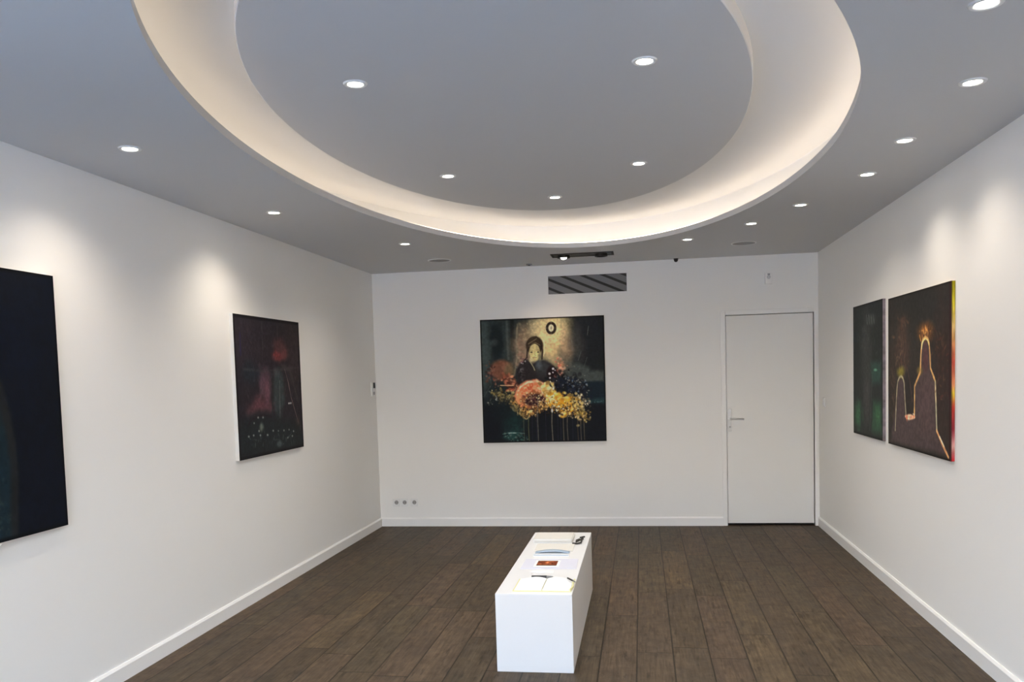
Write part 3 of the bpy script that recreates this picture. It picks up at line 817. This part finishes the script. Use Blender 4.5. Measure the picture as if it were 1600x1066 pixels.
# --- large navy painting at the left edge of the photo
P = Paint(1.50, 1.135, 220, (10, 16, 27), [(-1124, -140), (187, 70), (242, 953), (-997, 1286)])
P.blob(60, 300, 160, 300, (10, 18, 32), .6, .9, rag=.3)
P.poly([(-700, 100), (-120, 200), (0, 430), (38, 560), (56, 660), (66, 800), (66, 1000), (-700, 1150)], (30, 33, 34), .95, 8, rag=6)
P.poly([(-700, 200), (-140, 300), (-20, 480), (20, 620), (36, 760), (38, 1000), (-700, 1150)], (22, 38, 46), .95, 10, rag=8)
P.dabs(60, [(-20, 700), (20, 900), (10, 980)], 16, 8, [(40, 62, 66), (14, 26, 32), (50, 66, 60)], .5)
P.dabs(50, [(-600, 600), (-100, 800)], 120, 30, [(30, 48, 56), (16, 28, 36)], .4)
P.grain(.15, 50)
e = np.minimum(P.V, P.h-P.V); e = np.minimum(e, P.w-P.U); P.lay(np.clip((0.02-e)/0.01, 0, 1)*.9, (5, 8, 14))
big = hang('painting', 'large navy and black painting cut off by the left edge of the photo', P, (0, -6.24, 2.005), (0, 1, 0), (1, 0, 0), 0.026, 1.1)
cb = MB()
cb.tube([(0.030, 0.330, -0.004), (0.032, 0.315, -0.012), (0.030, 0.290, -0.030), (0.018, 0.265, -0.022), (0.014, 0.230, -0.05), (0.012, 0.180, -0.02)], 0.005, 8)
cb.build('loose_canvas_edge', M_canvas, big, smooth=True)

# --- pair on the right wall (u runs towards the camera)
P = Paint(0.800, 0.960, 170, (24, 28, 28), [(145, 195), (298, 160), (303, 915), (145, 860)])
P.blob(215, 500, 34, 330, (44, 46, 44), .8, .8, rag=.3)
P.blob(200, 380, 22, 80, (50, 54, 52), .6, .9, rag=.4)
P.blob(215, 700, 22, 160, (56, 54, 54), .6, .9, rag=.3)
P.blob(235, 265, 28, 34, (52, 58, 56), .7, .8, rag=.3)
for x in (214, 226, 238, 250): P.line([(x, 240), (x+5, 285)], 5, (110, 116, 110), .6, .9)
P.poly([(236, 490), (290, 485), (290, 600), (245, 600)], (36, 62, 54), .85, 5, rag=5)
P.blob(262, 528, 14, 10, (110, 160, 136), .8, .7, rag=.3)
P.blob(170, 770, 26, 90, (42, 84, 56), .85, .8, rag=.35)
P.poly([(250, 690), (295, 700), (298, 880), (245, 860)], (36, 70, 48), .8, 6, rag=6)
P.blob(275, 770, 16, 50, (54, 92, 60), .6, .9, rag=.4)
P.line([(245, 560), (240, 700), (232, 850)], 6, (80, 86, 80), .5, .9)
P.blob(158, 300, 20, 120, (14, 20, 24), .7, .8)
P.dabs(60, [(160, 300), (280, 400), (200, 800)], 30, 6, [(20, 26, 30), (54, 60, 56)], .4)
P.grain(.2, 50)
e = np.minimum(np.minimum(P.U, P.w-P.U), np.minimum(P.V, P.h-P.V)); P.lay(np.clip((0.02-e)/0.01, 0, 1)*.9, (8, 10, 12))
M_side = mat('paint_spattered_canvas_side', (0.20, 0.17, 0.19, 1), 0.8, var=0.9, bscale=24)
hang('painting', 'narrower dark green and black painting, nearer the door on the right wall', P, (W, -1.397, 1.937), (0, -1, 0), (-1, 0, 0), 0.020, 1.9, M_side)

P = Paint(1.150, 0.950, 250, (40, 35, 32), [(326, 150), (660, 62), (645, 1005), (326, 920)])
P.blob(480, 220, 240, 170, (34, 34, 32), .8, .8, rag=.4)
P.blob(610, 600, 60, 400, (46, 32, 28), .7, .9, rag=.4)
P.blob(350, 600, 30, 260, (50, 40, 32), .6, .9, rag=.4)
P.blob(400, 400, 50, 170, (66, 50, 40), .8, .8, rag=.35)
P.dabs(90, [(400, 270), (385, 400), (400, 520)], 16, 7, [(96, 62, 42), (50, 34, 30), (80, 66, 52), (110, 84, 60)], .5)
P.blob(405, 270, 20, 24, (84, 60, 46), .6, .8, rag=.3)
P.poly([(368, 700), (372, 640), (382, 578), (392, 566), (402, 576), (410, 610), (418, 760), (440, 790), (462, 780), (466, 620), (492, 550), (498, 440), (503, 395), (512, 370), (522, 362), (533, 370), (541, 395), (545, 440), (547, 530), (570, 600), (574, 850), (630, 970), (340, 910), (345, 860)], (68, 55, 55), .9, 5, rag=5)
P.blob(520, 700, 44, 190, (78, 60, 60), .6, .9, rag=.3)
P.poly([(418, 560), (462, 560), (462, 765), (424, 770)], (38, 32, 30), .9, 5, rag=5)
P.line([(425, 520), (440, 600), (452, 700)], 6, (110, 76, 58), .6, .9)
P.blob(522, 470, 16, 70, (78, 46, 46), .7, .8, rag=.3)
P.blob(520, 330, 42, 54, (120, 74, 34), .8, .8, rag=.3)
P.dabs(60, [(505, 330), (540, 330)], 13, 5, [(190, 124, 60), (120, 70, 34), (220, 164, 84), (60, 36, 26)], .5)
P.line([(492, 350), (498, 380)], 6, (210, 150, 70), .8)
P.blob(392, 545, 26, 30, (130, 120, 40), .8, .8, rag=.3)
P.blob(488, 540, 20, 24, (120, 100, 40), .7, .9, rag=.3)
P.line([(462, 770), (464, 620), (494, 545), (498, 450), (503, 398), (511, 372), (522, 361), (534, 370), (541, 395), (544, 440), (547, 525), (571, 595), (573, 700)], 11, (196, 152, 92), .95, .5, rag=.25)
P.line([(502, 420), (507, 388), (515, 372), (524, 368), (534, 378), (539, 400)], 7, (236, 206, 140), .9, .6)
P.line([(571, 595), (574, 760), (576, 850)], 10, (176, 170, 136), .9, .5, rag=.2)
P.line([(576, 850), (600, 910), (634, 985)], 11, (214, 150, 96), .9, .5, rag=.3)
P.line([(590, 880), (612, 930)], 6, (236, 226, 190), .8)
P.line([(362, 850), (368, 700), (372, 630), (376, 596), (384, 574), (394, 567), (403, 577), (409, 602), (414, 700), (418, 770)], 9, (160, 152, 122), .9, .5, rag=.2)
P.line([(415, 778), (440, 772), (464, 782), (440, 790), (420, 786)], 9, (226, 170, 130), .9, .6)
P.dabs(20, [(418, 782), (462, 782)], 5, 5, [(240, 210, 180), (200, 100, 70)], .8)
P.dabs(60, [(590, 330), (610, 700)], 22, 5, [(90, 44, 32), (60, 34, 28), (110, 80, 50)], .5)
P.dabs(60, [(345, 800), (350, 500)], 12, 7, [(80, 64, 50), (40, 34, 30)], .5)
P.grain(.2, 60)
e = np.minimum(P.U, np.minimum(P.V, P.h-P.V)); P.lay(np.clip((0.016-e)/0.01, 0, 1)*.85, (12, 10, 10))
e = P.w-P.U; P.lay(np.clip((0.030-e)/0.012, 0, 1)*.85, (40, 10, 12))
big2 = hang('painting', 'wider dark brown painting with gold-outlined figures, nearer the camera on the right wall', P, (W, -2.330, 1.923), (0, -1, 0), (-1, 0, 0), 0.020, 1.6, M_wood)
# painted side facing the camera
ny = 120; C = np.zeros((ny, 8, 3)); vv = np.linspace(0, 1, ny)[:, None]
stops = [(0, (150, 140, 20)), (.12, (206, 190, 50)), (.25, (226, 190, 120)), (.32, (206, 150, 90)), (.45, (196, 84, 66)), (.58, (224, 150, 100)), (.62, (216, 190, 60)), (.7, (176, 60, 48)), (.82, (150, 50, 60)), (.92, (220, 170, 160)), (1, (190, 40, 50))]
for k in range(3):
    C[:, :, k] = np.interp(vv, [s_[0] for s_ in stops], [s_[1][k] for s_ in stops])
C *= (0.75+0.5*fbm(8, ny, 20, 2, .3, 1, 5))[..., None]
C[:, :2] *= .45
loc = np.array(big2.location)
def sidew(a, b_):
    X = (W-0.0195)+a*0.018; Z = 1.923-0.0015-b_*0.947; Y = np.full_like(X, -2.330-1.150-0.0008)
    return np.stack([X, Y, Z], -1)-loc
color_mesh('painted_side', C, sidew, M_paint, big2, 0.95)['label'] = 'side of the canvas streaked yellow and red'

# ------------------------------------------------------------------ plinth and what lies on it
BX0, BX1, BY0, BY1, BZ = 1.893, 2.282, -4.100, -2.452, 0.400
pl = MB().box((BX0, BY0, 0), (BX1, BY1, BZ), 0.0025).build('display_plinth', M_plinth)
tag(pl, 'long low white box plinth in the middle of the wooden floor', 'plinth')

M_paper = mat('white_paper', (0.84, 0.84, 0.83, 1), 0.7)
M_cream = mat('cream_paper', (0.70, 0.67, 0.61, 1), 0.7)
M_lilac = mat('lilac_shaded_white_paper', (0.66, 0.66, 0.74, 1), 0.6)  # white paper, with the lilac of its shade put into the colour
M_blue = mat('pale_blue_cover', (0.36, 0.45, 0.56, 1), 0.5)
M_yel = mat('pale_yellow_edge', (0.72, 0.68, 0.36, 1), 0.6)

def page(bm_, pts, z0, z1):
    return bm_.prism([(x, y, z0) for x, y in pts], (0, 0, z1-z0))
# open visitors' book at the near end
Z = BZ+0.0006
t = thing('visitors_book', 'open book with yellowish edges at the near end of the white plinth', 'book', (2.125, -3.92, Z))
MB().box((-0.150, -0.135, 0), (0.148, 0.120, 0.004), 0.001).build('cover', M_yel, t)
def leaf(s):
    b_ = MB(); bm = b_.bm; N = 12; top = []; bot = []
    for i in range(N+1):
        u = i/N; x = s*(0.002+0.140*u); z = 0.006+0.012*math.sin(math.pi*min(1, u*1.1))*(1-u*.55)+0.003*(1-u)
        top.append((x, z))
    for i in range(N):
        for (y0, y1) in ((-0.127, 0.112),):
            (xa, za), (xb, zb) = top[i], top[i+1]
            v = [bm.verts.new(p) for p in ((xa, y0, za), (xb, y0, zb), (xb, y1, zb), (xa, y1, za), (xa, y0, 0.0042), (xb, y0, 0.0042), (xb, y1, 0.0042), (xa, y1, 0.0042))]
            bm.faces.new(v[0:4]); bm.faces.new((v[0], v[1], v[5], v[4])); bm.faces.new((v[3], v[2], v[6], v[7]))
            if i == N-1: bm.faces.new((v[1], v[2], v[6], v[5]))
    bmesh.ops.remove_doubles(bm, verts=bm.verts, dist=1e-5)
    return b_
leaf(-1).build('left_pages', M_paper, t, smooth=True); leaf(1).build('right_pages', M_paper, t, smooth=True)
MB().tube([(0.150, 0.085, 0.010), (0.146, 0.02, 0.012), (0.152, -0.06, 0.010), (0.140, -0.125, 0.006)], 0.005, 8).build('ribbon', M_yel, t, smooth=True)

def pen(name, label, p, ang, L, r, m):
    t_ = thing(name, label, 'pen', p, (0, 0, ang))
    MB().cyl((0, 0, r), r, L*0.62, 'X', 16).build('barrel', m, t_, smooth=True)
    MB().cyl((L*0.31+L*0.13, 0, r), r*0.95, L*0.26, 'X', 16, r2=r*0.55).build('grip', M_slat, t_, smooth=True)
    MB().cyl((L*0.57+L*0.03, 0, r), r*0.5, L*0.06, 'X', 12, r2=0.0006).build('tip', M_metal, t_, smooth=True)
    return t_
pen('pen', 'thick black marker lying just behind the open book', (2.080, -3.785, Z), 0.02, 0.13, 0.0095, M_black)
pen('pen', 'thin dark pen lying slanted at the right corner of the open book', (2.255, -3.865, Z+0.0135), -1.05, 0.11, 0.0045, M_black)

sh_ = MB(); page(sh_, [(1.945, -3.56), (2.262, -3.55), (2.255, -3.30), (1.945, -3.31)], Z, Z+0.003)
tag(sh_.build('paper_sheet', M_lilac), 'wide white sheet, lilac shade put into its colour, under the small orange picture card', 'paper')
t = thing('picture_card', 'small white card with a dark orange picture on the pale sheet', 'card', (2.085, -3.43, Z+0.0034))
MB().box((-0.072, -0.085, 0), (0.072, 0.080, 0.0015)).build('card', M_paper, t)
ny, nx = 40, 60
C = np.zeros((ny, nx, 3))+np.array((52, 26, 20.))
nz = fbm(nx, ny, 6, 3, 1, 1, 31)[..., None]
C = C*(1-nz)+np.array((214, 150, 112.))*nz; C = np.clip((C-90)*1.5+76, 14, 230)
C[-7:] *= .3; C[:3] *= .4
color_mesh('printed_picture', C, lambda a, b_: np.stack([-0.058+a*0.116, 0.064-b_*0.125, np.full_like(a, 0.0018)], -1), M_paint, t, 1.2)
c_ = MB(); page(c_, [(-0.06, -0.028), (0.06, -0.030), (0.062, 0.028), (-0.058, 0.03)], 0, 0.002)
o = c_.build('business_card', M_paper); o.location = (2.08, -3.625, Z); tag(o, 'small white card lying between the black marker and the picture card', 'card')

t = thing('booklet', 'white booklet with a pale blue bowed cover behind the picture card', 'booklet', (2.085, -3.16, Z))
MB().box((-0.108, -0.075, 0), (0.108, 0.060, 0.006), 0.001).build('pages', M_paper, t)
b_ = MB(); bm = b_.bm; N = 14; rows = []
for j, yy in enumerate((-0.012, 0.052)):
    rows.append([bm.verts.new((-0.105+0.21*i/N, yy, 0.0075+0.012*math.sin(math.pi*i/N))) for i in range(N+1)])
for i in range(N): bm.faces.new((rows[0][i], rows[0][i+1], rows[1][i+1], rows[1][i]))
cv = b_.build('cover', M_blue, t, smooth=True)
sm = cv.modifiers.new('thickness', 'SOLIDIFY'); sm.thickness = 0.0015
MB().box((-0.105, -0.070, 0.0062), (0.105, -0.052, 0.0078)).build('fold', M_blue, t)
s2 = MB(); page(s2, [(1.965, -3.075), (2.205, -3.08), (2.200, -2.86), (1.960, -2.86)], Z, Z+0.004)
tag(s2.build('paper_sheet', M_cream), 'beige sheet lying in front of the thick stack at the far end of the plinth', 'paper')
t = thing('leaflet_stack', 'thick stack of white leaflets at the far end of the plinth', 'papers', (2.055, -2.71, Z))
for k in range(6):
    j = 0.004*math.sin(k*2.3)
    MB().box((-0.125+j, -0.115-j, k*0.0045), (0.125+j, 0.115-j, k*0.0045+0.0040), 0.0008).build('leaflet', M_paper if k % 2 == 0 else M_cream, t)
M_ink = mat('dark_brown_cord', (0.03, 0.025, 0.022, 1), 0.6)
pts = [(2.185, -2.86, Z+0.006), (2.215, -2.868, Z+0.006), (2.238, -2.84, Z+0.006), (2.240, -2.79, Z+0.010), (2.222, -2.755, Z+0.012), (2.205, -2.78, Z+0.010), (2.205, -2.82, Z+0.008)]
pts += [(2.226, -2.80, Z+0.014), (2.245, -2.745, Z+0.012), (2.232, -2.70, Z+0.008), (2.222, -2.665, Z+0.006), (2.248, -2.64, Z+0.006)]
o = MB().tube(pts, 0.0055, 8).build('looped_cord', M_ink, smooth=True)
tag(o, 'short black looped cord at the far right corner of the plinth top', 'cord')
